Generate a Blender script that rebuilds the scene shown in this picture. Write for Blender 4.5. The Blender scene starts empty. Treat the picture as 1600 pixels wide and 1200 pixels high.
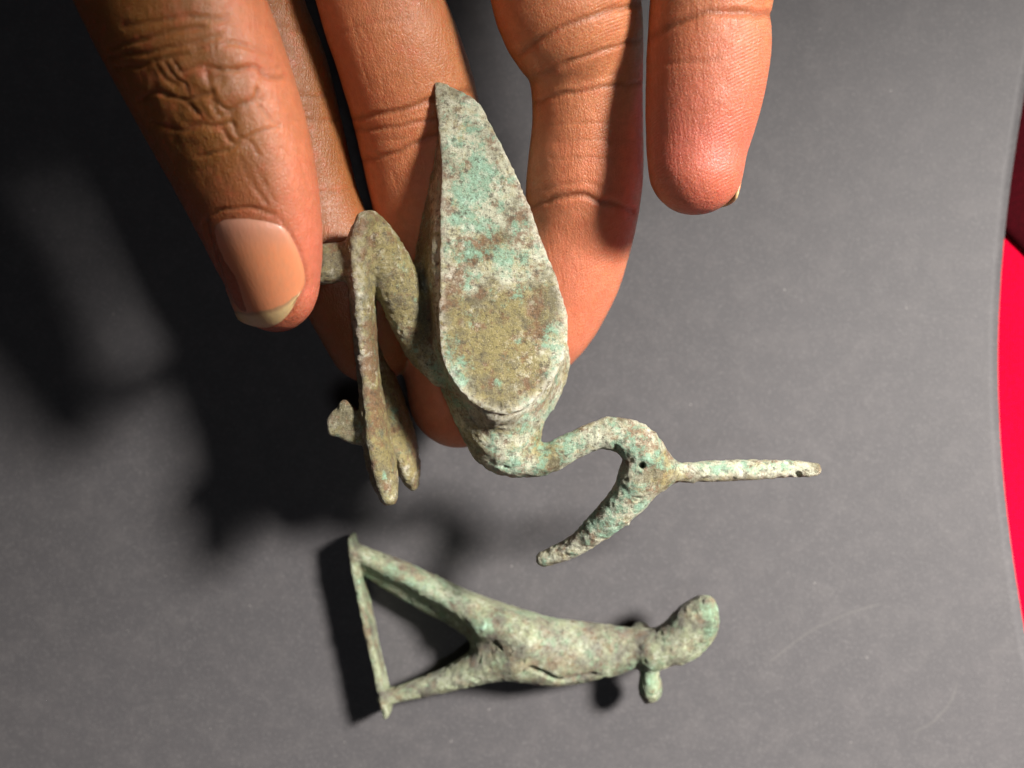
import bpy, math
import numpy as np
from mathutils import Vector

# ------------------------------------------------------------------ scene, camera, light
scene = bpy.context.scene
H = 250.0            # camera height above the paper, millimetres
F = 1545.0           # focal length in pixels of the 1600 px wide photograph
MM = 0.001

cam_d = bpy.data.cameras.new('camera')
cam = bpy.data.objects.new('camera', cam_d)
scene.collection.objects.link(cam)
cam.location = (0, 0, H * MM)
cam.rotation_euler = (0, 0, 0)
cam_d.sensor_width = 36.0
cam_d.lens = 36.0 * F / 1600.0
cam_d.clip_start = 0.005
cam_d.clip_end = 20.0
cam_d.dof.use_dof = True
cam_d.dof.focus_distance = (H - 55.0) * MM
cam_d.dof.aperture_fstop = 11.0
scene.camera = cam

world = bpy.data.worlds.new('World')
scene.world = world
world.use_nodes = True
bg = world.node_tree.nodes['Background']
bg.inputs['Color'].default_value = (0.75, 0.82, 1.0, 1)
bg.inputs['Strength'].default_value = 0.006


def lamp(name, loc_mm, target_mm, size_mm, power, color):
    d = bpy.data.lights.new(name, 'AREA')
    d.shape = 'DISK'
    d.size = size_mm * MM
    d.energy = power
    d.color = color
    o = bpy.data.objects.new(name, d)
    scene.collection.objects.link(o)
    o.location = Vector(loc_mm) * MM
    o.rotation_euler = (Vector(target_mm) - Vector(loc_mm)).to_track_quat('-Z', 'Y').to_euler()
    return o


kd = bpy.data.lights.new('key_lamp', 'SPOT')      # desk lamp from the right, its beam centred near the lower right corner
kd.energy = 208.0
kd.color = (1.0, 0.94, 0.89)
kd.shadow_soft_size = 0.085
kd.spot_size = math.radians(60)
kd.spot_blend = 1.0
key = bpy.data.objects.new('key_lamp', kd)
scene.collection.objects.link(key)
KEY_LOC, KEY_AIM = Vector((609, 267, 690)), Vector((140, -320, 0))
key.location = KEY_LOC * MM
key.rotation_euler = (KEY_AIM - KEY_LOC).to_track_quat('-Z', 'Y').to_euler()
lamp('overhead_lamp', (60, -60, 600), (-40, 0, 0), 60, 0.30, (0.95, 0.95, 1.0))

scene.view_settings.view_transform = 'Standard'
scene.view_settings.look = 'None'
scene.view_settings.gamma = 1.0
scene.view_settings.exposure = 0.0
scene.view_settings.use_curve_mapping = False
scene.cycles.use_denoising = True
scene.cycles.max_bounces = 6
scene.cycles.use_adaptive_sampling = True
scene.cycles.adaptive_threshold = 0.02


# ------------------------------------------------------------------ measuring helpers (millimetres)
DZ = 0.0             # lowers everything that is traced while it is set (the held bird and the hand)


def P(px, py, z):
    """point at height z (mm) seen at a pixel of the 1600x1200 photograph"""
    z = z + DZ
    s = (H - z) / F
    return np.array([(px - 800.0) * s, (600.0 - py) * s, z])


def S(z):
    return (H - z - DZ) / F


def hash3(i, j, k, seed):
    n = (i * 374761393 + j * 668265263 + k * 2147483647 + seed * 1274126177) & 0xffffffff
    n = ((n ^ (n >> 13)) * 1274126177) & 0xffffffff
    n = n ^ (n >> 16)
    return (n & 0xffff) / 65535.0


def vnoise(p, scale, seed=0):
    q = p / scale
    i = np.floor(q).astype(np.int64)
    f = q - i
    f = f * f * (3 - 2 * f)
    r = 0
    for dx in (0, 1):
        wx = f[:, 0] if dx else 1 - f[:, 0]
        for dy in (0, 1):
            wy = f[:, 1] if dy else 1 - f[:, 1]
            for dz in (0, 1):
                wz = f[:, 2] if dz else 1 - f[:, 2]
                r = r + wx * wy * wz * hash3(i[:, 0] + dx, i[:, 1] + dy, i[:, 2] + dz, seed)
    return r * 2 - 1


def catmull(ctrl, n=5):
    c = np.array(ctrl, float)
    c = np.vstack([2 * c[0] - c[1], c, 2 * c[-1] - c[-2]])
    out = []
    for i in range(1, len(c) - 2):
        p0, p1, p2, p3 = c[i - 1], c[i], c[i + 1], c[i + 2]
        for k in range(n):
            t = k / n
            out.append(0.5 * (2 * p1 + (p2 - p0) * t + (2 * p0 - 5 * p1 + 4 * p2 - p3) * t * t
                              + (3 * p1 - p0 - 3 * p2 + p3) * t ** 3))
    out.append(c[-2])
    return np.array(out)


class Tube:
    """tapered round limb along a curve; rows are (px, py, z, radius_px); zk > 1 flattens in z, < 1 deepens"""

    def __init__(self, rows, zk=1.0, n=5, smooth=True, axis=None):
        w = []
        for px, py, z, r in rows:
            w.append([*P(px, py, z), r * S(z)])
        self.c = catmull(w, n) if smooth else np.array(w, float)
        self.zk = zk
        self.axis = None if axis is None else np.array(axis, float) / np.linalg.norm(axis)
        rr = self.c[:, 3].max() / min(zk, 1.0) + 1
        self.lo = self.c[:, :3].min(0) - rr
        self.hi = self.c[:, :3].max(0) + rr

    def __call__(self, X, Y, Z):
        best = None
        zs = self.zk if self.axis is None else 1.0        # limbs deepened or flattened in z are measured in a stretched space
        for a, b in zip(self.c[:-1], self.c[1:]):
            ab = (b[:3] - a[:3]) * np.array([1, 1, zs])
            Zs, az = Z * zs, a[2] * zs
            L2 = max((ab ** 2).sum(), 1e-9)
            t = np.clip(((X - a[0]) * ab[0] + (Y - a[1]) * ab[1] + (Zs - az) * ab[2]) / L2, 0, 1)
            dx = X - a[0] - t * ab[0]
            dy = Y - a[1] - t * ab[1]
            dz = Zs - az - t * ab[2]
            q = dx * dx + dy * dy + dz * dz
            if self.axis is not None:
                q = q + (self.zk ** 2 - 1) * (dx * self.axis[0] + dy * self.axis[1] + dz * self.axis[2]) ** 2
            d = np.sqrt(q) - (a[3] + (b[3] - a[3]) * t)
            best = d if best is None else np.minimum(best, d)
        return best.astype(np.float32)

    def coords(self, p):
        """arc position 0..1, closest axis point, for points p"""
        best = np.full(len(p), 1e9)
        tt = np.zeros(len(p))
        cc = np.zeros((len(p), 3))
        seg = np.linalg.norm(np.diff(self.c[:, :3], axis=0), axis=1)
        cum = np.concatenate([[0], np.cumsum(seg)])
        for i, (a, b) in enumerate(zip(self.c[:-1], self.c[1:])):
            ab = b[:3] - a[:3]
            t = np.clip(((p - a[:3]) @ ab) / max((ab ** 2).sum(), 1e-9), 0, 1)
            q = a[:3] + t[:, None] * ab
            d = np.linalg.norm(p - q, axis=1) - (a[3] + (b[3] - a[3]) * t)
            m = d < best
            best[m] = d[m]
            tt[m] = (cum[i] + t[m] * seg[i]) / cum[-1]
            cc[m] = q[m]
        return tt, cc, best


class Slab:
    """upright prism on a polygon traced at height zt: from z0 to z1 with rounded edges; tilt = (dz/dx, dz/dy) of its faces"""

    def __init__(self, poly, zt, z0, z1, rnd, tilt=(0, 0), n=4, dome=0.0, flare=0.0):
        w = [P(x, y, zt)[:2] for x, y in poly]
        w = w + w[:3]
        c = np.array(w)
        m = catmull(c, n)
        m = m[n:-n]                      # closed curve, drop the overlap
        self.p = m[:len(poly) * n]
        z0, z1 = z0 + DZ, z1 + DZ
        self.z0, self.z1, self.r, self.tilt, self.dome, self.flare = z0, z1, rnd, tilt, dome, flare
        self.cen = self.p.mean(0)
        self.lo = np.array([*(self.p.min(0) - 2), z0 - 6])
        self.hi = np.array([*(self.p.max(0) + 2), z1 + 6])

    def poly2d(self, x, y):
        d = np.full(x.shape, 1e9)
        s = np.ones(x.shape)
        q = self.p
        for i in range(len(q)):
            a, b = q[i], q[i - 1]
            e = b - a
            wx, wy = x - a[0], y - a[1]
            t = np.clip((wx * e[0] + wy * e[1]) / max((e ** 2).sum(), 1e-9), 0, 1)
            bx, by = wx - e[0] * t, wy - e[1] * t
            d = np.minimum(d, bx * bx + by * by)
            c1 = y >= a[1]
            c2 = y < b[1]
            c3 = e[0] * wy > e[1] * wx
            flip = (c1 & c2 & c3) | (~c1 & ~c2 & ~c3)
            s = np.where(flip, -s, s)
        return s * np.sqrt(d)

    def __call__(self, X, Y, Z):
        if X.ndim == 3:
            d2 = self.poly2d(X[:, :, :1], Y[:, :, :1])
        else:
            d2 = self.poly2d(X, Y)
        off = self.tilt[0] * (X - self.cen[0]) + self.tilt[1] * (Y - self.cen[1])
        zc, hz = (self.z0 + self.z1) / 2, (self.z1 - self.z0) / 2
        hz2 = hz + self.dome * np.clip(-d2, 0, 4)
        d2 = d2 + self.flare * (Z - zc)
        qx = d2 + self.r
        qz = np.abs(Z - zc - off) - hz2 + self.r
        return (np.minimum(np.maximum(qx, qz), 0) + np.sqrt(np.maximum(qx, 0) ** 2 + np.maximum(qz, 0) ** 2)
                - self.r).astype(np.float32)


class Grid:
    def __init__(self, lo, hi, h):
        self.h = h
        self.lo = np.array(lo, float)
        n = np.ceil((np.array(hi) - self.lo) / h).astype(int) + 1
        self.ax = [(self.lo[i] + np.arange(n[i]) * h).astype(np.float32) for i in range(3)]
        self.f = np.full(n, 6.0, np.float32)

    def _sub(self, prim, m):
        s = []
        for i in range(3):
            a = int(np.clip(np.floor((prim.lo[i] - m - self.lo[i]) / self.h), 0, len(self.ax[i]) - 1))
            b = int(np.clip(np.ceil((prim.hi[i] + m - self.lo[i]) / self.h) + 1, a + 1, len(self.ax[i])))
            s.append(slice(a, b))
        X = self.ax[0][s[0]][:, None, None]
        Y = self.ax[1][s[1]][None, :, None]
        Z = self.ax[2][s[2]][None, None, :]
        return tuple(s), np.broadcast_to(X, (X.shape[0], Y.shape[1], 1)), np.broadcast_to(Y, (X.shape[0], Y.shape[1], 1)), Z

    def add(self, prim, k=0.5):
        s, X, Y, Z = self._sub(prim, k + 1.5)
        d = prim(X, Y, Z)
        a = self.f[s]
        h = np.maximum(k - np.abs(a - d), 0) / k
        self.f[s] = np.minimum(a, d) - h * h * k * 0.25

    def cut(self, prim, k=0.3):
        s, X, Y, Z = self._sub(prim, k + 1.0)
        d = -prim(X, Y, Z)
        a = self.f[s]
        h = np.maximum(k - np.abs(a - d), 0) / k
        self.f[s] = np.maximum(a, d) + h * h * k * 0.25

    def mesh(self):
        """surface nets -> vertices (mm), quads"""
        f = self.f
        nx, ny, nz = f.shape
        ins = f < 0
        cs = np.zeros((nx - 1, ny - 1, nz - 1), np.int8)
        for a in (0, 1):
            for b in (0, 1):
                for c in (0, 1):
                    cs += ins[a:nx - 1 + a, b:ny - 1 + b, c:nz - 1 + c]
        act = (cs > 0) & (cs < 8)
        I, J, K = np.nonzero(act)
        idx = np.full(act.shape, -1, np.int64)
        idx[act] = np.arange(len(I))
        acc = np.zeros((len(I), 3))
        cnt = np.zeros(len(I))
        base = np.stack([I, J, K], 1).astype(float)
        for ax in range(3):
            o1, o2 = [(1, 2), (0, 2), (0, 1)][ax]
            for u in (0, 1):
                for v in (0, 1):
                    o = [0, 0, 0]
                    o[o1], o[o2] = u, v
                    e = list(o)
                    e[ax] = 1
                    fa = f[I + o[0], J + o[1], K + o[2]]
                    fb = f[I + e[0], J + e[1], K + e[2]]
                    m = (fa < 0) != (fb < 0)
                    t = fa[m] / (fa[m] - fb[m])
                    q = base[m] + np.array(o)
                    q[:, ax] += t
                    acc[m] += q
                    cnt[m] += 1
        V = acc / cnt[:, None] * self.h + self.lo
        quads = []
        for ax in range(3):
            a0 = [slice(1, -1)] * 3
            a0[ax] = slice(0, -1)
            a1 = [slice(1, -1)] * 3
            a1[ax] = slice(1, None)
            s0 = ins[tuple(a0)]
            s1 = ins[tuple(a1)]
            m = s0 != s1
            w = np.stack(np.nonzero(m), 1)
            fl = s0[m]
            off = np.array([1, 1, 1])
            off[ax] = 0
            w = w + off
            o1, o2 = [(1, 2), (2, 0), (0, 1)][ax]
            e1 = np.zeros(3, int)
            e1[o1] = 1
            e2 = np.zeros(3, int)
            e2[o2] = 1
            q = [w - e1 - e2, w - e2, w, w - e1]
            ids = np.stack([idx[tuple(x.T)] for x in q], 1)
            ids[~fl] = ids[~fl][:, ::-1]
            quads.append(ids)
        return V, np.vstack(quads)


def vertex_normals(V, Q):
    n = np.cross(V[Q[:, 2]] - V[Q[:, 0]], V[Q[:, 3]] - V[Q[:, 1]])
    N = np.zeros_like(V)
    for c in range(4):
        for a in range(3):
            N[:, a] += np.bincount(Q[:, c], n[:, a], len(V))
    return N / np.maximum(np.linalg.norm(N, axis=1, keepdims=True), 1e-9)


def relax(V, Q, it=1, lam=0.5):
    E = np.vstack([Q[:, [0, 1]], Q[:, [1, 2]], Q[:, [2, 3]], Q[:, [3, 0]]])
    deg = np.bincount(E[:, 0], minlength=len(V)) + np.bincount(E[:, 1], minlength=len(V))
    for _ in range(it):
        A = np.zeros_like(V)
        for a in range(3):
            A[:, a] = np.bincount(E[:, 0], V[E[:, 1], a], len(V)) + np.bincount(E[:, 1], V[E[:, 0], a], len(V))
        V = V + lam * (A / np.maximum(deg, 1)[:, None] - V)
    return V


def subdivide(V, Q):
    """one Catmull-Clark-like step (linear split, then relax)"""
    E = np.sort(np.vstack([Q[:, [0, 1]], Q[:, [1, 2]], Q[:, [2, 3]], Q[:, [3, 0]]]), 1)
    key = E[:, 0] * len(V) + E[:, 1]
    u, inv = np.unique(key, return_inverse=True)
    ev = np.stack([u // len(V), u % len(V)], 1)
    mid = V[ev].mean(1)
    fc = V[Q].mean(1)
    nq = len(Q)
    e = [len(V) + inv[i * nq:(i + 1) * nq] for i in range(4)]
    c = len(V) + len(u) + np.arange(nq)
    NV = np.vstack([V, mid, fc])
    NQ = np.vstack([np.stack([Q[:, 0], e[0], c, e[3]], 1), np.stack([Q[:, 1], e[1], c, e[0]], 1),
                    np.stack([Q[:, 2], e[2], c, e[1]], 1), np.stack([Q[:, 3], e[3], c, e[2]], 1)])
    return NV, NQ


def make_mesh(name, V, Q, origin_mm, normals=None, attrs=None):
    me = bpy.data.meshes.new(name)
    v = ((V - np.array(origin_mm)) * MM).astype(np.float32)
    me.vertices.add(len(v))
    me.vertices.foreach_set('co', v.ravel())
    k = Q.shape[1]
    me.loops.add(Q.size)
    me.loops.foreach_set('vertex_index', Q.astype(np.int32).ravel())
    me.polygons.add(len(Q))
    me.polygons.foreach_set('loop_start', (np.arange(len(Q)) * k).astype(np.int32))
    me.polygons.foreach_set('use_smooth', np.ones(len(Q), bool))
    me.update(calc_edges=True)
    me.validate()
    for nm, arr in (attrs or {}).items():
        if arr.ndim == 1:
            at = me.attributes.new(nm, 'FLOAT', 'POINT')
            at.data.foreach_set('value', arr.astype(np.float32))
        else:
            at = me.attributes.new(nm, 'FLOAT_VECTOR', 'POINT')
            at.data.foreach_set('vector', arr.astype(np.float32).ravel())
    if normals is not None:
        me.normals_split_custom_set_from_vertices(normals.astype(np.float32).tolist())
    return me


def link(name, me, mat, parent=None, loc=None):
    o = bpy.data.objects.new(name, me)
    scene.collection.objects.link(o)
    if me is not None and mat is not None:
        me.materials.append(mat)
    if parent is not None:
        o.parent = parent
    if loc is not None:
        o.location = Vector(loc) * MM
    return o


def tag(o, label, cat=None, group=None, kind=None):
    o['label'] = label
    if cat:
        o['category'] = cat
    if group:
        o['group'] = group
    if kind:
        o['kind'] = kind


# ------------------------------------------------------------------ node helpers
class NT:
    def __init__(self, name):
        self.mat = bpy.data.materials.new(name)
        self.mat.use_nodes = True
        self.t = self.mat.node_tree
        self.t.nodes.clear()
        self.out = self.n('ShaderNodeOutputMaterial')
        self.bsdf = self.n('ShaderNodeBsdfPrincipled')
        self.t.links.new(self.bsdf.outputs[0], self.out.inputs['Surface'])
        tc = self.n('ShaderNodeTexCoord')
        mp = self.n('ShaderNodeMapping')
        mp.inputs['Scale'].default_value = (1000, 1000, 1000)
        self.t.links.new(tc.outputs['Object'], mp.inputs['Vector'])
        self.co = mp.outputs[0]             # object coordinates in millimetres

    def n(self, typ, **kw):
        x = self.t.nodes.new(typ)
        for k, v in kw.items():
            setattr(x, k, v)
        return x

    def put(self, sock, v):
        if isinstance(v, (int, float)):
            sock.default_value = v
        elif isinstance(v, tuple):
            sock.default_value = v if len(v) == len(sock.default_value) else (*v, 1)
        else:
            self.t.links.new(v, sock)

    def noise(self, size_mm, detail=4, rough=0.55, co=None, dist=0.0, out='Fac'):
        x = self.n('ShaderNodeTexNoise')
        self.put(x.inputs['Vector'], co or self.co)
        x.inputs['Scale'].default_value = 1.0 / size_mm
        x.inputs['Detail'].default_value = detail
        x.inputs['Roughness'].default_value = rough
        x.inputs['Distortion'].default_value = dist
        return x.outputs[out]

    def shift(self, off, scale=(1, 1, 1), rot=(0, 0, 0), co=None):
        x = self.n('ShaderNodeMapping')
        self.put(x.inputs['Vector'], co or self.co)
        x.inputs['Location'].default_value = off
        x.inputs['Scale'].default_value = scale
        x.inputs['Rotation'].default_value = rot
        return x.outputs[0]

    def ramp(self, fac, lo, hi, a=0.0, b=1.0):
        x = self.n('ShaderNodeMapRange', interpolation_type='SMOOTHSTEP')
        self.put(x.inputs[0], fac)
        x.inputs[1].default_value, x.inputs[2].default_value = lo, hi
        x.inputs[3].default_value, x.inputs[4].default_value = a, b
        return x.outputs[0]

    def math(self, op, a, b=0.0, clamp=False):
        x = self.n('ShaderNodeMath', operation=op, use_clamp=clamp)
        self.put(x.inputs[0], a)
        self.put(x.inputs[1], b)
        return x.outputs[0]

    def mix(self, fac, a, b, mode='MIX'):
        x = self.n('ShaderNodeMix', data_type='RGBA', blend_type=mode)
        self.put(x.inputs[0], fac)
        self.put(x.inputs[6], a)
        self.put(x.inputs[7], b)
        return x.outputs[2]

    def attr(self, name, out='Fac'):
        x = self.n('ShaderNodeAttribute', attribute_name=name)
        return x.outputs[out]

    def bump(self, height, dist_mm, strength=1.0, normal=None):
        x = self.n('ShaderNodeBump')
        x.inputs['Strength'].default_value = strength
        x.inputs['Distance'].default_value = dist_mm * MM
        self.put(x.inputs['Height'], height)
        if normal is not None:
            self.put(x.inputs['Normal'], normal)
        return x.outputs[0]

    def set(self, **kw):
        for k, v in kw.items():
            self.put(self.bsdf.inputs[k.replace('_', ' ')], v)
        return self.mat


# ------------------------------------------------------------------ materials
def bronze(name, olive, pale, ochre, verd, bright, turq_amt, brown_amt, ochre_amt, white_amt):
    m = NT(name)
    zt = m.attr('verdigris')
    zo = m.attr('ochre')
    zr = m.attr('rust')
    big = m.noise(8, 5, 0.65)
    mid = m.noise(3.0, 6, 0.7, m.shift((31, 7, 3)))
    mid2 = m.noise(3.4, 6, 0.75, m.shift((-13, 41, 9)))
    fine = m.noise(0.9, 5, 0.72, m.shift((5, 5, 77)))
    grit = m.noise(0.30, 4, 0.75)
    t = m.noise(4.2, 8, 0.78, m.shift((3, -21, 55)))
    w = m.noise(1.9, 6, 0.78, m.shift((77, 1, 2)))
    pl = m.math('ADD', big, m.math('MULTIPLY', m.math('SUBTRACT', zt, zo), 0.30))
    col = m.mix(m.ramp(pl, 0.40, 0.62), olive, pale)
    och = m.math('ADD', m.math('ADD', m.math('MULTIPLY', mid2, 0.7), m.math('MULTIPLY', big, 0.3)), m.math('MULTIPLY', m.math('SUBTRACT', zo, 0.5), 0.18))
    col = m.mix(m.math('MULTIPLY', m.ramp(och, 0.43, 0.58), ochre_amt), col, ochre)
    col = m.mix(m.math('MULTIPLY', m.ramp(m.math('ADD', mid, m.math('MULTIPLY', zr, 0.20)), 0.51, 0.64), brown_amt), col, (0.20, 0.095, 0.040))
    tq = m.math('ADD', t, m.math('MULTIPLY', m.math('SUBTRACT', zt, 0.5), 0.22))
    col = m.mix(m.math('MULTIPLY', m.ramp(tq, 0.50, 0.60), turq_amt), col, verd)
    col = m.mix(m.math('MULTIPLY', m.ramp(tq, 0.62, 0.70), turq_amt), col, (0.40, 0.66, 0.50))
    wp = m.math('MULTIPLY', m.ramp(w, 0.50, 0.64), m.ramp(m.math('SUBTRACT', big, m.math('MULTIPLY', zo, 0.12)), 0.36, 0.56))
    col = m.mix(m.math('MULTIPLY', wp, white_amt), col, bright)
    col = m.mix(m.ramp(m.noise(1.7, 5, 0.7, m.shift((9, 77, 1))), 0.34, 0.45, 0.65, 0.0), col, (0.07, 0.058, 0.035))
    col = m.mix(m.ramp(fine, 0.36, 0.47, 0.7, 0.0), col, (0.075, 0.06, 0.035))
    col = m.mix(m.ramp(grit, 0.58, 0.74, 0.0, 0.65), col, bright)
    col = m.mix(m.ramp(grit, 0.30, 0.45, 0.8, 0.0), col, (0.07, 0.058, 0.03))
    wn = m.math('MULTIPLY', m.attr('worn'), m.ramp(m.noise(1.1, 5, 0.75, m.shift((1, 2, 99))), 0.40, 0.55))
    col = m.mix(m.math('MULTIPLY', wn, 0.6), col, bright)
    b0 = m.bump(tq, 0.8, 0.5)
    b1 = m.bump(fine, 0.55, 1.0, b0)
    b2 = m.bump(grit, 0.42, 1.0, b1)
    ro = m.ramp(grit, 0.35, 0.7, 0.62, 0.26)
    return m.set(Base_Color=col, Roughness=ro, Normal=b2, Metallic=0.10, Specular_IOR_Level=0.75)


M_BIRD = bronze('corroded_bronze', (0.18, 0.16, 0.085), (0.58, 0.60, 0.44), (0.37, 0.31, 0.105), (0.24, 0.44, 0.30), (0.90, 0.89, 0.74), 0.85, 0.8, 0.65, 0.6)
M_FIG = bronze('green_bronze', (0.10, 0.09, 0.068), (0.31, 0.36, 0.22), (0.26, 0.27, 0.11), (0.17, 0.31, 0.18), (0.60, 0.64, 0.50), 0.65, 0.5, 0.35, 0.75)


def skin_material():
    m = NT('skin')
    palm = m.attr('palmar')
    tip = m.attr('tip')
    cre = m.attr('crease')
    n1 = m.noise(7, 4, 0.6)
    n2 = m.noise(1.6, 4, 0.6)
    dors = m.mix(n1, (0.17, 0.062, 0.014), (0.30, 0.122, 0.030))
    pal = m.mix(n1, (0.52, 0.19, 0.085), (0.66, 0.27, 0.125))
    col = m.mix(palm, dors, pal)
    col = m.mix(m.math('MULTIPLY', tip, m.ramp(n1, 0.2, 0.8, 0.65, 0.95)), col, (0.52, 0.125, 0.092))
    col = m.mix(m.ramp(n2, 0.35, 0.65, 0.18, 0.0), col, (0.22, 0.08, 0.03))
    col = m.mix(m.math('MULTIPLY', cre, 0.75), col, (0.15, 0.045, 0.018))
    # papillary ridges on the finger pads, fine lozenge grain on the back of the thumb
    wv = m.n('ShaderNodeTexWave', wave_type='BANDS', bands_direction='Y', wave_profile='SIN')
    m.put(wv.inputs['Vector'], m.shift((0, 0, 0), rot=(0, 0, math.radians(-28))))
    wv.inputs['Scale'].default_value = 0.314 / 0.55
    wv.inputs['Distortion'].default_value = 5.0
    wv.inputs['Detail'].default_value = 1.5
    wv.inputs['Detail Scale'].default_value = 0.16
    vo = m.n('ShaderNodeTexVoronoi', feature='DISTANCE_TO_EDGE')
    m.put(vo.inputs['Vector'], m.shift((0, 0, 0), scale=(1.9, 1.2, 1.5), rot=(0, 0, 0.35)))
    vo.inputs['Scale'].default_value = 1.0
    ridge = m.math('MULTIPLY', wv.outputs['Fac'], m.math('MULTIPLY', m.attr('ridge'), m.ramp(m.noise(5, 2), 0.35, 0.6)))
    b = m.bump(ridge, 0.055, 0.8)
    b = m.bump(m.ramp(vo.outputs['Distance'], 0.0, 0.25), 0.05, 0.7, b)
    b = m.bump(m.noise(0.5, 4, 0.7), 0.11, 0.9, b)
    # fine lines that run along the fingers
    b = m.bump(m.noise(0.9, 4, 0.65, m.shift((0, 0, 0), scale=(1.2, 0.14, 1.2), rot=(0, 0, -0.25))), 0.22, 0.85, b)
    ro = m.ramp(m.noise(0.8, 4, 0.7, m.shift((4, 9, 2))), 0.35, 0.65, 0.30, 0.52)
    col = m.mix(m.ramp(m.noise(3.2, 4, 0.65, m.shift((8, 3, 6))), 0.50, 0.72, 0.0, 0.35), col, (0.50, 0.12, 0.06))
    return m.set(Base_Color=col, Roughness=ro, Normal=b, Subsurface_Weight=0.7,
                 Subsurface_Radius=(1.0, 0.34, 0.18), Subsurface_Scale=0.0016, Specular_IOR_Level=0.45)


def nail_material():
    m = NT('nail')
    v = m.attr('along')
    lines = m.noise(0.7, 3, 0.6, m.shift((0, 0, 0), scale=(1.0, 0.06, 1.0), rot=(0, 0, -0.36)))
    col = m.mix(m.ramp(v, 0.0, 0.35), (0.52, 0.25, 0.17), (0.60, 0.225, 0.105))
    wob = m.math('ADD', v, m.math('MULTIPLY', m.math('SUBTRACT', m.noise(1.6), 0.5), 0.05))
    col = m.mix(m.ramp(wob, 0.81, 0.84), col, (0.34, 0.20, 0.10))
    col = m.mix(m.ramp(wob, 0.835, 0.89), col, (0.54, 0.39, 0.19))
    col = m.mix(m.ramp(lines, 0.3, 0.7, 0.22, 0.0), col, (0.35, 0.2, 0.12))
    return m.set(Base_Color=col, Roughness=0.33, Normal=m.bump(lines, 0.06, 0.8), Subsurface_Weight=0.25,
                 Subsurface_Radius=(1.0, 0.45, 0.3), Subsurface_Scale=0.001, Specular_IOR_Level=0.5)


def paper_material():
    m = NT('black_paper')
    big = m.noise(45, 3, 0.5)
    mid = m.noise(7, 5, 0.65)
    fib = m.noise(0.8, 3, 0.7)
    col = m.mix(big, (0.050, 0.0485, 0.0505), (0.060, 0.0575, 0.060))
    col = m.mix(m.ramp(mid, 0.42, 0.70, 0, 0.5), col, (0.076, 0.072, 0.073))
    col = m.mix(m.ramp(fib, 0.48, 0.74, 0, 0.5), col, (0.102, 0.098, 0.098))
    # dust specks
    vo = m.n('ShaderNodeTexVoronoi')
    m.put(vo.inputs['Vector'], m.co)
    vo.inputs['Scale'].default_value = 1 / 7.0
    vo.inputs['Randomness'].default_value = 1.0
    sp = m.math('MULTIPLY', m.ramp(vo.outputs['Distance'], 0.022, 0.045, 1, 0), m.ramp(mid, 0.48, 0.56))
    col = m.mix(m.math('MULTIPLY', sp, 0.6), col, (0.22, 0.21, 0.20))
    # two scuffed arcs, lower right
    sx = m.n('ShaderNodeSeparateXYZ')
    m.put(sx.inputs[0], m.co)

    def arc(cx, cy, r, w, x0, x1, y0, y1):
        dx, dy = m.math('SUBTRACT', sx.outputs[0], cx), m.math('SUBTRACT', sx.outputs[1], cy)
        d = m.math('SQRT', m.math('ADD', m.math('MULTIPLY', dx, dx), m.math('MULTIPLY', dy, dy)))
        d = m.math('ADD', d, m.math('MULTIPLY', m.math('SUBTRACT', m.noise(6, 2), 0.5), 0.9))
        a = m.ramp(m.math('ABSOLUTE', m.math('SUBTRACT', d, r)), 0.0, w, 1, 0)
        for ch, lo, hi in ((0, x0, x1), (1, y0, y1)):
            a = m.math('MULTIPLY', a, m.ramp(sx.outputs[ch], lo, lo + 3))
            a = m.math('MULTIPLY', a, m.ramp(sx.outputs[ch], hi - 3, hi, 1, 0))
        return a
    a1 = arc(107.0, -115.0, 61.0, 0.55, 63, 95, -72, -53)
    a2 = arc(96.0, -72.0, 17.0, 0.6, 99, 116, -90, -74)
    col = m.mix(m.math('MULTIPLY', m.math('ADD', a1, a2), 0.20), col, (0.13, 0.125, 0.115))
    b = m.bump(fib, 0.05, 0.7)
    b = m.bump(mid, 0.12, 0.5, b)
    return m.set(Base_Color=col, Roughness=0.62, Normal=b, Specular_IOR_Level=0.35)


def cloth_material(name, a, b_):
    m = NT(name)
    col = m.mix(m.noise(14, 4, 0.6), a, b_)
    col = m.mix(m.ramp(m.noise(0.9, 4, 0.7), 0.40, 0.62, 0.45, 0.0), col, (a[0] * 0.45, a[1] * 0.45, a[2] * 0.45))
    wv = m.n('ShaderNodeTexWave')
    m.put(wv.inputs['Vector'], m.co)
    wv.inputs['Scale'].default_value = 0.314 / 0.7
    wv.inputs['Distortion'].default_value = 0.6
    return m.set(Base_Color=col, Roughness=0.9, Normal=m.bump(wv.outputs['Fac'], 0.15, 0.8), Specular_IOR_Level=0.05)


M_SKIN = skin_material()
M_NAIL = nail_material()
M_PAPER = paper_material()
M_RED = cloth_material('red_cloth', (0.46, 0.0002, 0.016), (0.60, 0.0002, 0.026))
M_MAROON = cloth_material('dark_maroon', (0.028, 0.0006, 0.002), (0.04, 0.0006, 0.003))

# ------------------------------------------------------------------ the surface
def grid_mesh(name, fn, nu, nv, origin, thick=0.0):
    u, v = np.meshgrid(np.linspace(0, 1, nu), np.linspace(0, 1, nv), indexing='ij')
    V = fn(u.ravel(), v.ravel())
    i = np.arange(nu * nv).reshape(nu, nv)
    Q = np.stack([i[:-1, :-1], i[1:, :-1], i[1:, 1:], i[:-1, 1:]], -1).reshape(-1, 4)
    if thick:
        n = nu * nv
        V = np.vstack([V, V - np.array([0, 0, thick])])
        rim = np.concatenate([i[:, 0], i[-1, 1:], i[-2::-1, -1], i[0, -2:0:-1]])
        r2 = np.roll(rim, -1)
        side = np.stack([rim, rim + n, r2 + n, r2], 1)
        Q = np.vstack([Q, Q[:, ::-1] + n, side])
    return make_mesh(name, V, Q, origin)


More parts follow.
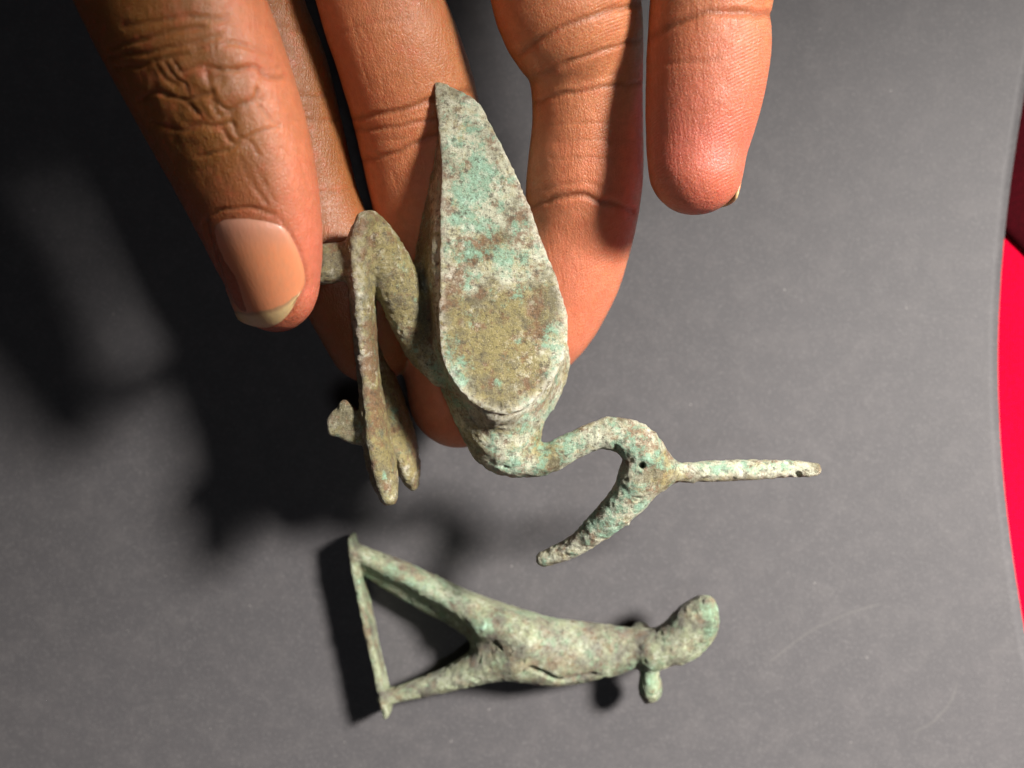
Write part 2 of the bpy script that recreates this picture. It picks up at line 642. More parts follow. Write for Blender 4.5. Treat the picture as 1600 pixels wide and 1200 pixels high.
def cloth_fn(u, v):
    x, y = -300 + 600 * u, -280 + 560 * v
    p = np.stack([x, y, 0 * x], 1)
    z = -3.2 + 1.3 * vnoise(p, 26, 3)
    return np.stack([x, y, z], 1)


cloth = link('table_surface', grid_mesh('table_surface', cloth_fn, 121, 113, (0, 0, 0)), M_RED)
tag(cloth, 'bright red cloth showing along the right edge beside the black sheet', kind='structure')


def edge_x(y):
    d = (y - 5.5) / 64.0
    return 122.8 + 6.6 * d * d / (1 + 0.10 * d * d)


def paper_fn(u, v):
    y = -200 + 400 * v
    xr = edge_x(y)
    x = -230 + (xr + 230) * u
    p = np.stack([x, y, 0 * x], 1)
    z = -0.25 + 0.25 * vnoise(p, 60, 5) * np.clip((np.abs(x) - 70) / 60, 0, 1)
    z = z + 0.35 * np.clip((x - xr + 40) / 40, 0, 1) ** 2
    return np.stack([x, y, z], 1)


paper = link('paper_sheet', grid_mesh('paper_sheet', paper_fn, 140, 120, (0, 0, 0), 0.14), M_PAPER)
tag(paper, 'large matt black paper sheet with a curved right edge under the bronzes', 'paper')


def dark_strip_fn(u, v):
    # a separate dark maroon strip laid over the red cloth, upper right
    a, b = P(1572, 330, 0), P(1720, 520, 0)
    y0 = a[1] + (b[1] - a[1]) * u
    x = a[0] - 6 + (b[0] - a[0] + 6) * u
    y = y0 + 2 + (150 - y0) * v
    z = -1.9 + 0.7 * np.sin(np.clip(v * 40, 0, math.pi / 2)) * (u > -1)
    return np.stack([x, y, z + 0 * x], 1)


maroon_strip = link('dark_strip', grid_mesh('dark_strip', dark_strip_fn, 30, 60, (0, 0, 0), 0.5), M_MAROON)
tag(maroon_strip, 'dark maroon strip lying on the red cloth at upper right', 'cloth')

# ------------------------------------------------------------------ the hand
DZ = -29.0
THUMB = Tube([(250, -520, 92, 190), (190, -300, 100, 184), (215, -140, 104, 178), (268, 0, 104, 168), (318, 110, 102, 158),
              (353, 190, 100, 148), (391, 290, 98, 130), (415, 375, 96, 108), (426, 430, 94, 90)], zk=1.36, axis=(-0.76, -0.16, 0.63))
INDEX = Tube([(330, -380, 92, 100), (360, -160, 87, 92), (388, 0, 78, 85), (430, 120, 73, 85), (456, 230, 69, 85), (484, 330, 66, 82),
              (530, 420, 65, 78), (565, 488, 62, 76), (581, 530, 60, 70)], zk=1.08)
MIDDLE = Tube([(530, -430, 92, 108), (560, -170, 88, 100), (594, 0, 81, 98), (622, 80, 77, 100), (646, 160, 72, 100), (667, 260, 66, 97),
               (685, 370, 61, 92), (700, 500, 57, 86), (713, 575, 56, 82), (717, 622, 56, 78)], zk=1.08)
RING = Tube([(830, -430, 92, 108), (850, -170, 89, 106), (885, 0, 84, 115), (912, 85, 79, 93), (918, 180, 75, 86), (914, 270, 71, 91), (905, 350, 66, 88),
             (883, 430, 62, 86), (856, 490, 59, 80), (838, 520, 58, 73)], zk=1.08)
PINKY = Tube([(1080, -360, 94, 95), (1098, -150, 93, 92), (1112, -30, 92, 96), (1108, 20, 91, 94), (1107, 80, 90, 96), (1100, 150, 89, 91),
              (1090, 220, 88, 80), (1087, 262, 88, 74)], zk=1.08)
PALM = [Tube([(330, -380, 92, 100), (480, -1050, 90, 190)], smooth=False, zk=1.2),
        Tube([(530, -430, 92, 108), (560, -1050, 88, 190)], smooth=False, zk=1.2),
        Tube([(830, -430, 92, 108), (680, -1050, 88, 190)], smooth=False, zk=1.2),
        Tube([(1080, -360, 96, 95), (780, -1050, 90, 180)], smooth=False, zk=1.2),
        Tube([(250, -520, 92, 190), (480, -1000, 92, 190)], smooth=False, zk=1.2),
        Tube([(600, -1000, 89, 240), (640, -1350, 89, 200), (650, -1700, 89, 210)], smooth=False, zk=1.25)]
FINGERS = {'thumb': THUMB, 'index': INDEX, 'middle': MIDDLE, 'ring': RING, 'pinky': PINKY}

g = Grid((-90, -15, 10), (58, 292, 98), 0.88)
for p in PALM:
    g.add(p, 9.0)
for p in FINGERS.values():
    g.add(p, 0.4)
# webs between the finger bases, outside the picture
for a, b in ((INDEX, MIDDLE), (MIDDLE, RING), (RING, PINKY)):
    pa, pb = a.c[0], b.c[0]
    t = Tube([(0, 0, 0, 1), (1, 1, 0, 1)], smooth=False)
    t.c = np.array([pa, pb])
    t.c[:, 3] *= 0.95
    t.lo, t.hi = t.c[:, :3].min(0) - 14, t.c[:, :3].max(0) + 14
    g.add(t, 6.0)
V, Q = g.mesh()
V = relax(V, Q, 2, 0.5)
V, Q = subdivide(V, Q)
V = relax(V, Q, 2, 0.5)
N = vertex_normals(V, Q)

names = list(FINGERS)
D = np.stack([FINGERS[n](V[:, 0], V[:, 1], V[:, 2]) for n in names], 1)
own = D.argmin(1)
arcpos = np.zeros(len(V))
for i, n in enumerate(names):
    m = own == i
    arcpos[m] = FINGERS[n].coords(V[m])[0]


def px_of(V):
    s = F / (H - V[:, 2])
    return np.stack([800 + V[:, 0] * s, 600 - V[:, 1] * s], 1)


def poly_dist(p, line):
    best = np.full(len(p), 1e9)
    line = catmull(line, 4) if len(line) > 2 else np.array(line, float)
    for a, b in zip(line[:-1], line[1:]):
        e = b - a
        t = np.clip(((p - a) @ e) / max((e ** 2).sum(), 1e-9), 0, 1)
        best = np.minimum(best, np.linalg.norm(p - a - t[:, None] * e, axis=1))
    return best


def c6(*pts):
    return [(180 + x / 4.615, 60 + y / 4.615) for x, y in pts]


CREASES = {  # finger: (points on the photograph traced onto the skin, depth mm, half width mm, pigment)
    'thumb': [
        (c6((480, 250), (620, 195), (760, 230), (1000, 212), (1090, 275), (1220, 285)), .62, .55, .9),
        (c6((650, 230), (690, 380), (740, 460), (815, 520), (940, 460), (1010, 430), (1030, 370)), .60, .5, .9),
        (c6((170, 455), (330, 390), (480, 440), (580, 420), (690, 380)), .70, .6, 1.),
        (c6((480, 440), (560, 505), (625, 580), (500, 660)), .60, .55, .9),
        (c6((250, 615), (500, 655), (620, 620), (720, 645), (830, 610), (870, 680), (900, 725)), .55, .5, .9),
        (c6((690, 430), (740, 560), (800, 548), (1000, 460), (1060, 440)), .40, .45, .6),
        (c6((860, 740), (1000, 700), (1190, 635)), .35, .4, .5),
        (c6((590, 855), (800, 805), (900, 725)), .42, .45, .6),
        (c6((345, 165), (430, 280), (500, 330), (520, 380)), .45, .45, .7),
        (c6((410, 160), (480, 260)), .4, .45, .5),
        (c6((300, 190), (360, 280), (440, 330)), .3, .5, .4),
        (c6((560, 90), (680, 60), (850, 30), (1000, 70), (1130, 120)), .35, .5, .4),
        (c6((-60, 130), (170, 110), (400, 60), (640, 20), (760, -20)), .5, .6, .6),
        (c6((-40, 60), (150, 20), (380, -40), (640, -70)), .5, .65, .5),
        (c6((60, -90), (260, -120), (560, -150), (800, -140)), .4, .7, .4),
        (c6((0, 215), (200, 195), (330, 150), (520, 110)), .42, .55, .6),
        (c6((1040, 470), (1130, 590), (1190, 630)), .3, .4, .4),
        (c6((760, 650), (800, 720), (860, 770)), .38, .4, .5),
        (c6((930, 730), (1000, 790), (1040, 860)), .3, .4, .4),
        (c6((560, 520), (660, 610)), .35, .45, .5),
        (c6((590, 430), (640, 520), (690, 600)), .28, .4, .3),
        (c6((1000, 210), (1060, 230), (1190, 205)), .3, .4, .4),
        (c6((840, 560), (845, 650)), .3, .4, .4),
        (c6((900, 880), (960, 1020), (1110, 1200), (1180, 1290)), .25, .45, .2),
        (c6((1010, 900), (1090, 1060), (1150, 1180)), .18, .4, .2),
        (c6((1200, 800), (1330, 900), (1400, 1060)), .18, .4, .1),
        (c6((1250, 640), (1380, 760)), .16, .4, .1),
        (c6((1200, 400), (1340, 420)), .16, .4, .1),
        (c6((1200, 470), (1360, 520)), .16, .4, .1),
        (c6((1190, 560), (1380, 610)), .16, .4, .1),
        (c6((600, 960), (700, 930), (640, 1040)), .15, .5, .2),
        # folds around the nail
        ([(319, 350), (324, 338), (345, 330), (385, 325), (420, 332), (446, 352), (462, 378), (476, 408), (480, 440), (470, 470), (448, 495)], .42, .45, .35),
        ([(322, 345), (335, 395), (350, 445), (366, 488)], .50, .5, .3),
        ],
    'index': [([(455, 150), (500, 150), (530, 140)], .25, .7, .4), ([(462, 185), (510, 190), (545, 178)], .3, .7, .4),
              ([(480, 300), (530, 300), (556, 290)], .25, .6, .3), ([(440, 40), (480, 50), (510, 40)], .25, .7, .4)],
    'middle': [([(545, 188), (600, 178), (669, 157), (735, 140)], .75, .9, .95),
               ([(552, 204), (610, 200), (674, 186), (740, 168)], .45, .7, .7),
               ([(568, 252), (610, 240), (662, 218), (730, 205)], .60, .8, .9),
               ([(505, 60), (570, 40), (640, 30)], .15, .8, .2),
               ([(548, 30), (565, 90), (578, 140)], .12, .35, 0.), ([(565, 40), (590, 100), (600, 145)], .12, .35, 0.),
               ([(620, 25), (640, 90), (650, 140)], .10, .35, 0.),
               ([(612, 262), (625, 310), (640, 360)], .10, .35, 0.),
               ([(620, 470), (690, 465), (760, 470)], .5, .7, .7)],
    'ring': [([(790, 100), (825, 76), (870, 47), (925, 24), (1005, 5)], .85, .9, .95),
             ([(800, 135), (836, 122), (906, 90), (950, 76), (1005, 62)], .70, .75, .9),
             ([(805, 168), (840, 158), (890, 146), (935, 138), (1000, 130)], .50, .7, .8),
             ([(860, 196), (945, 192), (990, 194)], .16, .5, .2), ([(850, 222), (945, 218), (990, 222)], .18, .5, .2),
             ([(860, 248), (945, 245), (990, 250)], .18, .5, .2),
             ([(800, 335), (836, 320), (890, 306), (930, 312), (990, 330)], .80, .85, .95),
             ([(830, 300), (890, 286), (960, 296)], .18, .6, .2)],
    'pinky': [([(990, 75), (1022, 54), (1080, 27), (1130, 18), (1210, 24)], 1.0, .95, .9),
              ([(1005, 104), (1060, 98), (1120, 94)], .18, .7, .2),
              ([(1120, 190), (1140, 178)], .1, .3, 0.)],
}
disp = np.zeros(len(V))
crease = np.zeros(len(V))
pix = px_of(V)
rng = np.random.default_rng(4)
wob = np.stack([vnoise(V, 2.5, 11), vnoise(V, 2.5, 12)], 1) * 3.0
for i, n in enumerate(names):
    m = (own == i) & (N[:, 2] > 0.02)
    pp = pix[m] + wob[m]
    sc_ = (H - V[m, 2]) / F
    up = np.clip(N[m, 2] * 2.2, 0, 1)
    am = 0.75 + 0.45 * vnoise(V[m], 4.0, 31)
    dd = np.zeros(m.sum())
    cc = np.zeros(m.sum())
    for line, depth, w, pig in CREASES[n]:
        d = poly_dist(pp, line) * sc_
        w = w * 0.8
        gdeep = np.exp(-(d / w) ** 2)
        rim = np.exp(-((d - 2.2 * w) / (1.3 * w)) ** 2)
        if n == 'thumb':
            dd = np.minimum(dd, -0.95 * depth * am * gdeep) + 0.20 * depth * rim
        else:
            dd = np.minimum(dd, -0.75 * depth * am * gdeep) + 0.16 * depth * rim
        cc = np.maximum(cc, pig * (0.55 if n == 'thumb' else 0.6) * np.exp(-(d / (w * 0.9)) ** 2))
    disp[m] += dd * up
    crease[m] = np.maximum(crease[m], cc * up)
# knuckle skin of the thumb: soft lumps between the wrinkles
kn = (own == 0)
zone = np.exp(-(((pix[:, 0] - 330) / 120) ** 2 + ((pix[:, 1] - 150) / 80) ** 2)) * kn * (N[:, 2] > 0)
disp += zone * (0.36 * vnoise(V, 3.4, 21) + 0.26 * vnoise(V, 1.6, 22))
fine_c = np.zeros(len(V))
for i, n in enumerate(names[1:], 1):        # fine secondary folds that run beside the main creases
    m = (own == i) & (N[:, 2] > 0.1)
    for line, depth, w, pig in CREASES[n]:
        if depth < 0.4:
            continue
        for k in range(4):
            o = rng.uniform(-16, 16)
            tl = rng.uniform(-0.08, 0.08)
            x0 = rng.uniform(0.0, 0.4)
            L = np.array(line, float)
            L = L[:, :] + np.stack([0 * L[:, 0], o + tl * (L[:, 0] - L[0, 0])], 1)
            d = poly_dist(pix[m] + wob[m] * 1.4, L) * (H - V[m, 2]) / F
            fine_c[m] -= rng.uniform(0.06, 0.15) * np.exp(-(d / 0.38) ** 2) * np.clip(vnoise(V[m], 6, 60 + k) + 0.35, 0, 1)
disp += fine_c
disp += 0.10 * vnoise(V, 9, 23) + 0.05 * vnoise(V, 2.6, 24)
# the nail sits in a shallow bed
nailbed = np.array([(326, 342), (345, 333), (385, 329), (418, 336), (441, 355), (458, 382), (471, 410), (475, 438),
                    (466, 466), (446, 492), (424, 506), (400, 512), (378, 503), (364, 480), (350, 440), (337, 395)], float)
V = V + N * disp[:, None]

# colours that belong to the skin itself
palmar = np.zeros(len(V))
tipw = np.zeros(len(V))
ridge_w = np.zeros(len(V))
for i, n in enumerate(names):
    m = own == i
    if n == 'thumb':
        # the back of the thumb is brown, its right flank turns to the paler pad skin
        side = np.clip((N[m, 0] * 0.93 - N[m, 1] * -0.36 * -1) * 1.0, -1, 1)
        flank = N[m, 0] * 0.93 + N[m, 1] * 0.36
        palmar[m] = np.clip((flank - 0.10) / 0.55, 0, 1) * 0.9
        low = np.clip((-N[m, 2] - 0.1) / 0.5, 0, 1)
        palmar[m] = np.maximum(palmar[m], low)
        tipw[m] = np.clip((arcpos[m] - 0.80) / 0.14, 0, 1) * 0.55 + np.clip((flank - 0.25) / 0.5, 0, 1) * 0.25 * np.clip((arcpos[m] - 0.4) / 0.3, 0, 1)
    else:
        up = N[m, 2]
        palmar[m] = np.clip((up + 0.15) / 0.55, 0, 1)
        k = {'index': .15, 'middle': .45, 'ring': .6, 'pinky': .95}[n]
        tipw[m] = k * np.clip((arcpos[m] - 0.55) / 0.35, 0, 1) * np.clip((up + 0.5), 0, 1)
        ridge_w[m] = {'index': .0, 'middle': .25, 'ring': .9, 'pinky': 1.}[n] * np.clip((N[m, 2] - .1) / .3, 0, 1)
        if n == 'index':
            palmar[m] *= 0.12
        if n == 'middle':
            palmar[m] *= np.clip(0.75 - 0.45 * (N[m, 0] - 0.2), 0.2, 1)

HB = (40.0, 180.0, 22.0)
hand_me = make_mesh('hand', V, Q, HB, attrs={'palmar': palmar, 'tip': tipw, 'crease': crease, 'ridge': ridge_w})
hand = link('hand', hand_me, M_SKIN, loc=HB)
tag(hand, 'hand reaching in from the top, thumb and fingers pinching the long-beaked bronze bird', 'hand')


def ray_hit(fn, px, py, z_hi, z_lo, off=0.0):
    zz = np.linspace(z_hi, z_lo, 400) + DZ
    s = (H - zz) / F
    d = fn((px - 800) * s, (600 - py) * s, zz) - off
    k = np.argmax(d < 0)
    if d[k] >= 0:
        k = np.argmin(d)
    return P(px, py, zz[k] - DZ)


def nail_plate():
    # rows from the cuticle (v=0) to the free edge (v=1)
    left = catmull([(323, 337), (336, 393), (350, 440), (362, 478), (374, 500)], 6)
    right = catmull([(443, 348), (463, 388), (474, 420), (475, 446), (462, 472)], 6)
    nu, nv = 25, len(left)
    top = lambda u: -14.0 * math.sin(math.pi * u) ** 0.7
    V = []
    for j in range(nv):
        v = j / (nv - 1)
        for i in range(nu):
            u = i / (nu - 1)
            b = left[j] * (1 - u) + right[j] * u
            arch = (1 - v) ** 3 * top(u)
            tipb = v ** 3 * 26.0 * math.sin(math.pi * u) ** 0.8
            e = np.array([b[0] + 0.36 * tipb * 0.9, b[1] + arch + 0.93 * tipb])
            q = ray_hit(THUMB, e[0], e[1], 125, 84, 0.0)
            V.append([*q, v, u])
    V = np.array(V).reshape(nv, nu, 5)
    # a nail is stiff: flatten it a little along its length and lift it at the free edge
    Z = V[:, :, 2]
    for _ in range(6):
        Z[1:-1, :] = (Z[:-2, :] + Z[2:, :] + 2 * Z[1:-1, :]) / 4
        Z[:, 1:-1] = (Z[:, :-2] + Z[:, 2:] + 2 * Z[:, 1:-1]) / 4
    vv, uu = V[:, :, 3], V[:, :, 4]
    lift = 0.42 - 0.75 * np.clip(1 - vv / 0.10, 0, 1) - 0.55 * np.clip(1 - uu / 0.05, 0, 1) * (vv < 0.85) - 0.5 * np.clip((uu - 0.95) / 0.05, 0, 1) * (vv < 0.85)
    V[:, :, 2] = Z + lift + 0.5 * np.clip((vv - 0.8) / 0.2, 0, 1)
    top_ = V.reshape(-1, 5)
    n = len(top_)
    bot = top_.copy()
    bot[:, 2] -= 0.55
    W = np.vstack([top_, bot])
    i = np.arange(n).reshape(nv, nu)
    Q = np.stack([i[:-1, :-1], i[1:, :-1], i[1:, 1:], i[:-1, 1:]], -1).reshape(-1, 4)
    rim = np.concatenate([i[:, 0], i[-1, 1:], i[-2::-1, -1], i[0, -2:0:-1]])
    r2 = np.roll(rim, -1)
    Q = np.vstack([Q, Q[:, ::-1] + n, np.stack([rim, rim + n, r2 + n, r2], 1)])
    return W[:, :3], Q, W[:, 3]


nv_, nq_, na_ = nail_plate()
link('nail', make_mesh('nail', nv_, nq_, HB, attrs={'along': na_}), M_NAIL, hand)


def back_nail(tube, dorsal, half_w_deg, length, proud):
    """nail on the far side of a finger that shows only its edge"""
    tip = tube.c[-1]
    ax = tube.c[-1][:3] - tube.c[-4][:3]
    ax /= np.linalg.norm(ax)
    n = np.array(dorsal, float)
    n -= ax * (n @ ax)
    n /= np.linalg.norm(n)
    s = np.cross(ax, n)
    r = tip[3] * 1.01
    V, A = [], []
    nu, nv = 15, 10
    for lay in (0, 0.5):
        for j in range(nv):
            v = j / (nv - 1)
            for i in range(nu):
                a = math.radians(-half_w_deg + 2 * half_w_deg * i / (nu - 1))
                along = -0.45 * length + v * length
                e = 1 - 0.18 * (i / (nu - 1) * 2 - 1) ** 2 * v
                drop = r * (1 - 0.22 * max(0, v - 0.4) ** 2) - lay
                V.append(tip[:3] + ax * along * e + drop * (math.cos(a) * n + math.sin(a) * s) + ax * proud * v)
                A.append(v)
    m = nu * nv
    i = np.arange(m).reshape(nv, nu)
    Q = np.stack([i[:-1, :-1], i[1:, :-1], i[1:, 1:], i[:-1, 1:]], -1).reshape(-1, 4)
    rim = np.concatenate([i[:, 0], i[-1, 1:], i[-2::-1, -1], i[0, -2:0:-1]])
    r2 = np.roll(rim, -1)
    Q = np.vstack([Q, Q[:, ::-1] + m, np.stack([rim, rim + m, r2 + m, r2], 1)])
    return np.array(V), Q, np.array(A)


for tube, dors, hw, ln, pr in ((PINKY, (0.72, -0.1, -0.68), 40, 11, 0.2), (RING, (0.55, 0.30, -0.75), 45, 11, 0.2),
                               (MIDDLE, (0.05, 0.1, -1), 45, 10, 0.3), (INDEX, (-0.2, 0.1, -1), 45, 9.5, 0.3)):
    a, b, c = back_nail(tube, dors, hw, ln, pr)
    link('nail', make_mesh('nail', a, b, HB, attrs={'along': c}), M_NAIL, hand)


# ------------------------------------------------------------------ bronze castings
def casting(parts, cuts, lo, hi, h, rough, root_name, base, mat, blends, tint):
    """parts: list of (part name, [primitives], parent part or None). One surface is grown over all of them, then cut into its parts"""
    g = Grid(lo, hi, h)
    for nm, prims, par in parts:
        for p in prims:
            g.add(p, blends.get(nm, 1.2))
    for p in cuts:
        g.cut(p, 0.35)
    V, Q = g.mesh()
    V = relax(V, Q, 1, 0.5)
    N = vertex_normals(V, Q)
    # corroded, pitted skin
    d = np.zeros(len(V))
    for amp, size, seed in rough:
        n = vnoise(V, size, seed)
        d += amp * n
    pit = np.clip(vnoise(V, 1.3, 91) - 0.5, 0, 1) * 0.8
    lump = np.clip(vnoise(V, 1.7, 92) - 0.6, 0, 1) * 0.7
    d += lump - pit
    V = V + N * d[:, None]
    N = vertex_normals(V, Q)
    C = V[Q].mean(1)
    D = []
    for nm, prims, par in parts:
        D.append(np.min([p(C[:, 0], C[:, 1], C[:, 2]) for p in prims], axis=0))
    ids = np.argmin(np.array(D), 0)
    verd, och, worn, rust = tint(px_of(V), V)
    root = link(root_name, None, None, loc=base)
    made = {}
    for i, (nm, prims, par) in enumerate(parts):
        q = Q[ids == i]
        if len(q) == 0:
            continue
        u, inv = np.unique(q, return_inverse=True)
        me = make_mesh(nm.split('#')[0], V[u], inv.reshape(-1, 4), base, normals=N[u], attrs={'verdigris': verd[u], 'ochre': och[u], 'worn': worn[u], 'rust': rust[u]})
        made[nm] = link(nm.split('#')[0], me, mat, made.get(par, root))
    return root, made


ZW = 86.0     # height of the flat wing face
wing = Slab([(677, 131), (690, 126), (720, 137), (748, 155), (764, 182), (790, 235), (820, 300), (850, 380), (872, 440),
             (886, 490), (887, 535), (873, 578), (850, 611), (822, 636), (792, 646), (762, 642), (735, 626), (710, 598),
             (694, 567), (687, 530), (686, 470), (687, 400), (688, 320), (688, 250), (683, 190)], ZW, 80.5, ZW, 0.7,
            tilt=(-0.14, -0.07))
under = Slab([(684, 165), (700, 165), (735, 205), (775, 295), (815, 380), (845, 460), (866, 520), (872, 570), (856, 620), (830, 655),
              (800, 676), (765, 678), (738, 655), (708, 620), (688, 580), (672, 540), (663, 460), (660, 405), (668, 330),
              (677, 250)], 75, 69, 85.5, 1.6, tilt=(-0.12, -0.06), flare=0.33)
neck_root = Tube([(778, 610, 74, 82), (783, 655, 74, 66), (790, 690, 74, 46)])
neck = Tube([(788, 688, 74, 50), (810, 712, 74, 33), (845, 719, 75, 25), (883, 704, 76, 23), (920, 684, 77, 21), (952, 676, 77, 23)])
head = Tube([(952, 676, 77, 23), (985, 686, 77, 30), (1008, 712, 76, 34), (1002, 742, 75, 34)])
beak = Tube([(1000, 750, 75, 33), (985, 774, 74, 30), (958, 803, 72, 25), (924, 833, 69, 20), (890, 857, 66, 16), (849, 873, 63, 12)])
crest = Tube([(1028, 735, 75, 26), (1060, 738, 75, 16), (1100, 737, 75, 16.5), (1200, 733, 74, 15.5), (1272, 733, 74, 11)], zk=1.1)
leg_a = Tube([(577, 345, 84, 17), (592, 378, 83, 31), (612, 425, 81, 36), (634, 478, 79, 34), (658, 540, 77, 28), (690, 580, 76, 24)])
shank_a = Tube([(575, 350, 84, 18), (562, 392, 84, 19), (566, 450, 82, 19), (571, 530, 78, 18), (578, 600, 77, 17), (588, 680, 77, 22),
                (600, 740, 78, 21), (608, 774, 79, 14)], zk=0.36)
stub = Tube([(465, 424, 82, 26), (498, 414, 84, 30), (524, 410, 84.5, 31), (562, 404, 84, 26)], zk=1.1)
web = Tube([(640, 430, 78, 14), (668, 420, 77, 18)])
leg_b = Tube([(578, 400, 66, 18), (578, 470, 65, 17), (590, 560, 64, 16), (610, 620, 64, 19), (627, 690, 63, 22), (639, 735, 63, 17),
              (645, 757, 63, 9)], zk=0.32)
thigh_b = Tube([(585, 385, 67, 22), (640, 440, 68, 26), (690, 520, 70, 30)])
brace = Tube([(583, 365, 82, 20), (583, 385, 67, 18)], zk=1.0)
spur = Slab([(513, 655), (525, 640), (541, 624), (556, 640), (580, 655), (582, 690), (556, 693), (531, 683), (516, 678)], 78, 75, 81, 0.9, n=3)
foot_tie = Tube([(588, 690, 77, 14), (612, 690, 64, 12)])


def spots(pix, rows):
    """soft patches of one patina on the casting: (px, py, rx, ry, weight)"""
    out = np.zeros(len(pix))
    for x, y, rx, ry, w in rows:
        out = np.maximum(out, w * np.exp(-(((pix[:, 0] - x) / rx) ** 2 + ((pix[:, 1] - y) / ry) ** 2)))
    return out


def bird_tint(p, V):
    edge = np.exp(-(wing.poly2d(V[:, 0], V[:, 1]) / 1.1) ** 2) * (V[:, 2] > ZW - 7 + DZ)
    worn = np.maximum(edge * (0.25 + 0.75 * np.clip((p[:, 1] - 200) / 350, 0, 1)), spots(p, [(560, 470, 12, 110, .6), (1180, 742, 110, 7, .6), (780, 655, 70, 14, .5)]))
    v = 0.18 + spots(p, [(740, 310, 55, 120, .80), (800, 400, 60, 60, .6), (820, 720, 70, 70, .55), (900, 695, 60, 30, .75), (1010, 700, 70, 70, .45),
                         (1140, 728, 150, 14, .65), (960, 810, 90, 90, .6), (700, 600, 50, 60, .7), (870, 540, 24, 60, .7), (850, 640, 50, 30, .6)])
    o = 0.22 + spots(p, [(775, 540, 110, 100, .66), (600, 430, 90, 150, .55), (620, 650, 60, 150, .6), (850, 700, 30, 30, .7), (745, 380, 40, 40, .5), (1040, 740, 30, 30, .5)])
    rust = spots(p, [(745, 383, 32, 26, 1), (718, 432, 24, 20, .9), (815, 345, 22, 40, .6), (700, 460, 16, 40, .6), (845, 520, 20, 50, .5), (580, 560, 22, 60, .7), (590, 640, 16, 40, .7),
                     (575, 370, 20, 30, .5), (1000, 690, 40, 25, .7), (700, 610, 25, 25, .7), (930, 830, 50, 14, .4)])
    return v, o, worn, rust


def ball(px, py, z, r):
    return Tube([(px, py, z, r), (px + .01, py, z, r)], smooth=False)


bird, bp = casting(
    [('body', [under, neck_root], None), ('wing_plate', [wing], None), ('neck', [neck], None), ('head', [head], None),
     ('beak', [beak], 'head'), ('crest', [crest], 'head'), ('leg', [leg_a, shank_a, web], None), ('leg#2', [leg_b, thigh_b, brace, foot_tie], None),
     ('stub', [stub], 'leg'), ('spur', [spur], 'leg')],
    [Tube([(1003, 727, 83, 6), (1003, 727, 77, 5)], smooth=False), Tube([(1247, 741, 79, 6), (1247, 741, 74.5, 5)], smooth=False)],
    (-48, -50, 19), (74, 74, 68), 0.37,
    [(0.14, 2.6, 1), (0.11, 1.2, 2), (0.12, 0.75, 3), (0.14, 6, 4)],
    'bronze_bird', tuple(P(770, 560, 66)), M_BIRD,
    {'body': 2.0, 'wing_plate': 0.5, 'neck': 2.5, 'head': 1.5, 'beak': 1.5, 'crest': 3.0, 'leg': 1.2, 'leg#2': 0.4, 'stub': 2.0, 'spur': 0.5}, bird_tint)
tag(bird, 'corroded green bronze long-beaked bird figurine with a rod crest, held in the fingers', 'figurine')

# ------------------------------------------------------------------ the figure lying on the paper
DZ = 0.0
bar = Slab([(543, 842), (549, 840), (556, 862), (564, 905), (575, 960), (586, 1010), (598, 1062), (608, 1112), (607, 1119), (600, 1121),
            (596, 1105), (587, 1065), (575, 1012), (564, 962), (553, 907), (546, 866)], 9.5, 0.2, 9.5, 0.5, n=3)
bar_end1 = Tube([(553, 854, 5, 8), (568, 864, 5.5, 13)], zk=0.6)
bar_end2 = Tube([(597, 1088, 5, 7), (612, 1084, 5.5, 11)], zk=0.6)
fleg_a = Tube([(562, 864, 6, 13), (600, 880, 6, 17), (650, 903, 6, 18), (710, 934, 6.5, 21), (770, 966, 7.5, 29), (820, 992, 8.5, 36)], zk=0.55)
fleg_in = Tube([(572, 884, 4.5, 12), (610, 905, 4, 15), (655, 930, 4, 16), (705, 958, 4.5, 16), (750, 985, 5.5, 18)], zk=0.9)
fleg_b = Tube([(606, 1085, 6, 10), (650, 1074, 6, 14), (700, 1058, 6.5, 19), (745, 1040, 7.5, 26), (800, 1020, 8.5, 36)], zk=0.75)
torso = Tube([(775, 1000, 8.5, 34), (810, 1010, 8.5, 46), (855, 1016, 8.5, 52), (900, 1016, 8.5, 48), (945, 1014, 9, 40), (985, 1011, 9.5, 31),
              (1015, 1010, 10.5, 28), (1035, 1008, 12, 26)], zk=1.12)
shoulder = Tube([(1018, 1026, 13.0, 16), (1026, 1027, 13.0, 15)])
arm = Tube([(1014, 1032, 10.5, 15), (1013, 1055, 10, 15), (1015, 1074, 9.5, 18), (1009, 1089, 9, 7)], zk=0.8)
arm_far = Tube([(1000, 995, 10, 16), (1000, 985, 6, 15), (1000, 985, 3, 12)])
fhead = Tube([(1018, 1010, 11.5, 29), (1040, 1005, 12.5, 30), (1060, 988, 14, 29), (1080, 964, 15.5, 27), (1095, 948, 16, 21)])
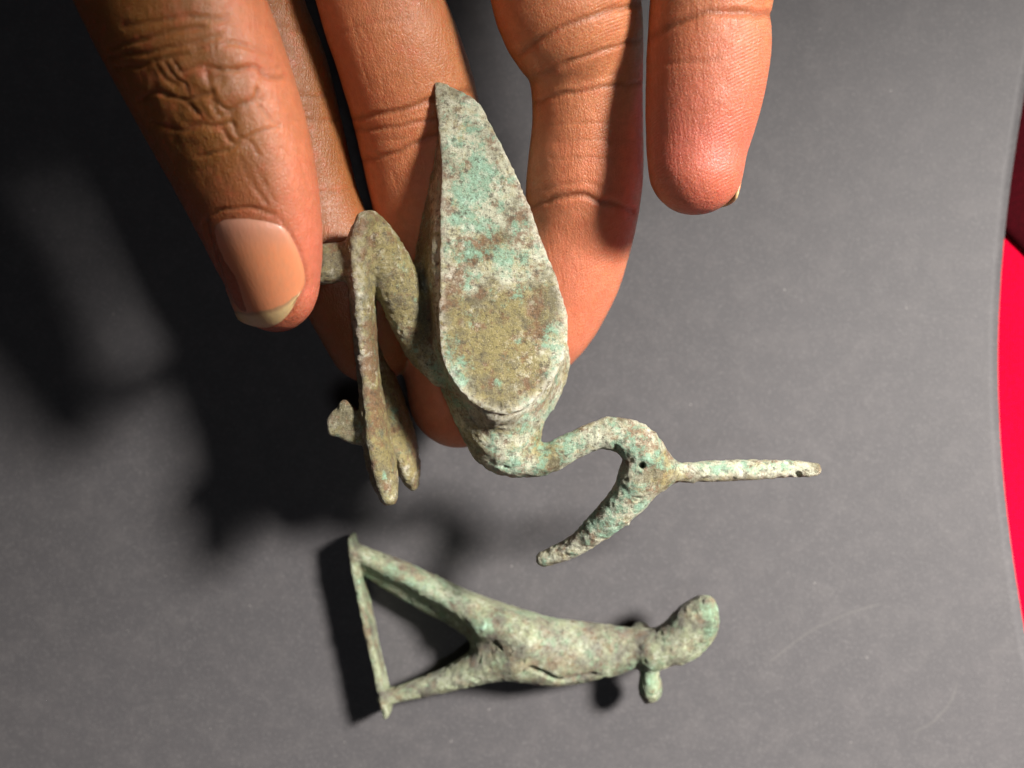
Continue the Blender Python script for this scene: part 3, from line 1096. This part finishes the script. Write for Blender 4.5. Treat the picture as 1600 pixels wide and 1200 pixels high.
face = Tube([(1103, 942, 17.5, 12), (1110, 966, 17.5, 12), (1102, 990, 16.5, 13), (1082, 1013, 15, 12), (1062, 1026, 14, 10)])
groove = Tube([(815, 1032, 15.0, 5), (850, 1050, 14.9, 5.5), (885, 1058, 13.2, 5.5), (926, 1048, 13.4, 5)])
groove2 = Tube([(1094, 938, 20.4, 4), (1098, 966, 20.2, 4.5), (1090, 990, 19.2, 4.5), (1072, 1008, 17.8, 4.5)])
groove4 = Tube([(760, 985, 12.6, 4), (785, 1008, 15.2, 4), (815, 1032, 15.2, 4)])
notch = ball(937, 1058, 10, 11)
knob = ball(757, 978, 12.5, 13)
fig, fp = casting(
    [('torso', [torso, knob], None), ('leg', [fleg_a, fleg_in], None), ('leg#2', [fleg_b], None), ('base_bar', [bar, bar_end1, bar_end2], None),
     ('arm', [arm, shoulder], None), ('arm#2', [arm_far], None), ('head', [fhead, face], None)],
    [groove, groove2, groove4, notch],
    (-46, -90, -3), (56, -32, 32), 0.36,
    [(0.20, 5.0, 7), (0.07, 1.6, 8), (0.08, 0.8, 9)],
    'bronze_figure', tuple(P(850, 1010, 0)), M_FIG,
    {'torso': 1.5, 'leg': 3.0, 'leg#2': 3.0, 'base_bar': 0.8, 'arm': 1.6, 'arm#2': 1.0, 'head': 1.5}, lambda p, V: (0.4 + spots(p, [(640, 925, 80, 30, .6), (757, 978, 16, 14, .6), (1015, 1060, 20, 30, .5), (1108, 970, 14, 40, .5), (600, 900, 40, 16, .6)]), 0.35 + spots(p, [(790, 1010, 60, 30, .3), (950, 990, 60, 20, .3)]),
      0.12 + spots(p, [(690, 925, 60, 22, .5), (880, 1000, 90, 30, .45), (700, 1058, 60, 10, .5), (1050, 1000, 30, 20, .3)]), 0.1 + spots(p, [(640, 893, 60, 14, .6), (860, 1035, 50, 16, .5), (575, 985, 8, 120, .7)])))
tag(fig, 'green bronze figure with two spread legs joined to a bar, lying on the black paper', 'figurine')
# let it touch the paper: drop by its lowest point
zmin = min((o.matrix_basis @ v.co).z for o in fp.values() for v in o.data.vertices)
fig.location.z += -zmin - 0.0001
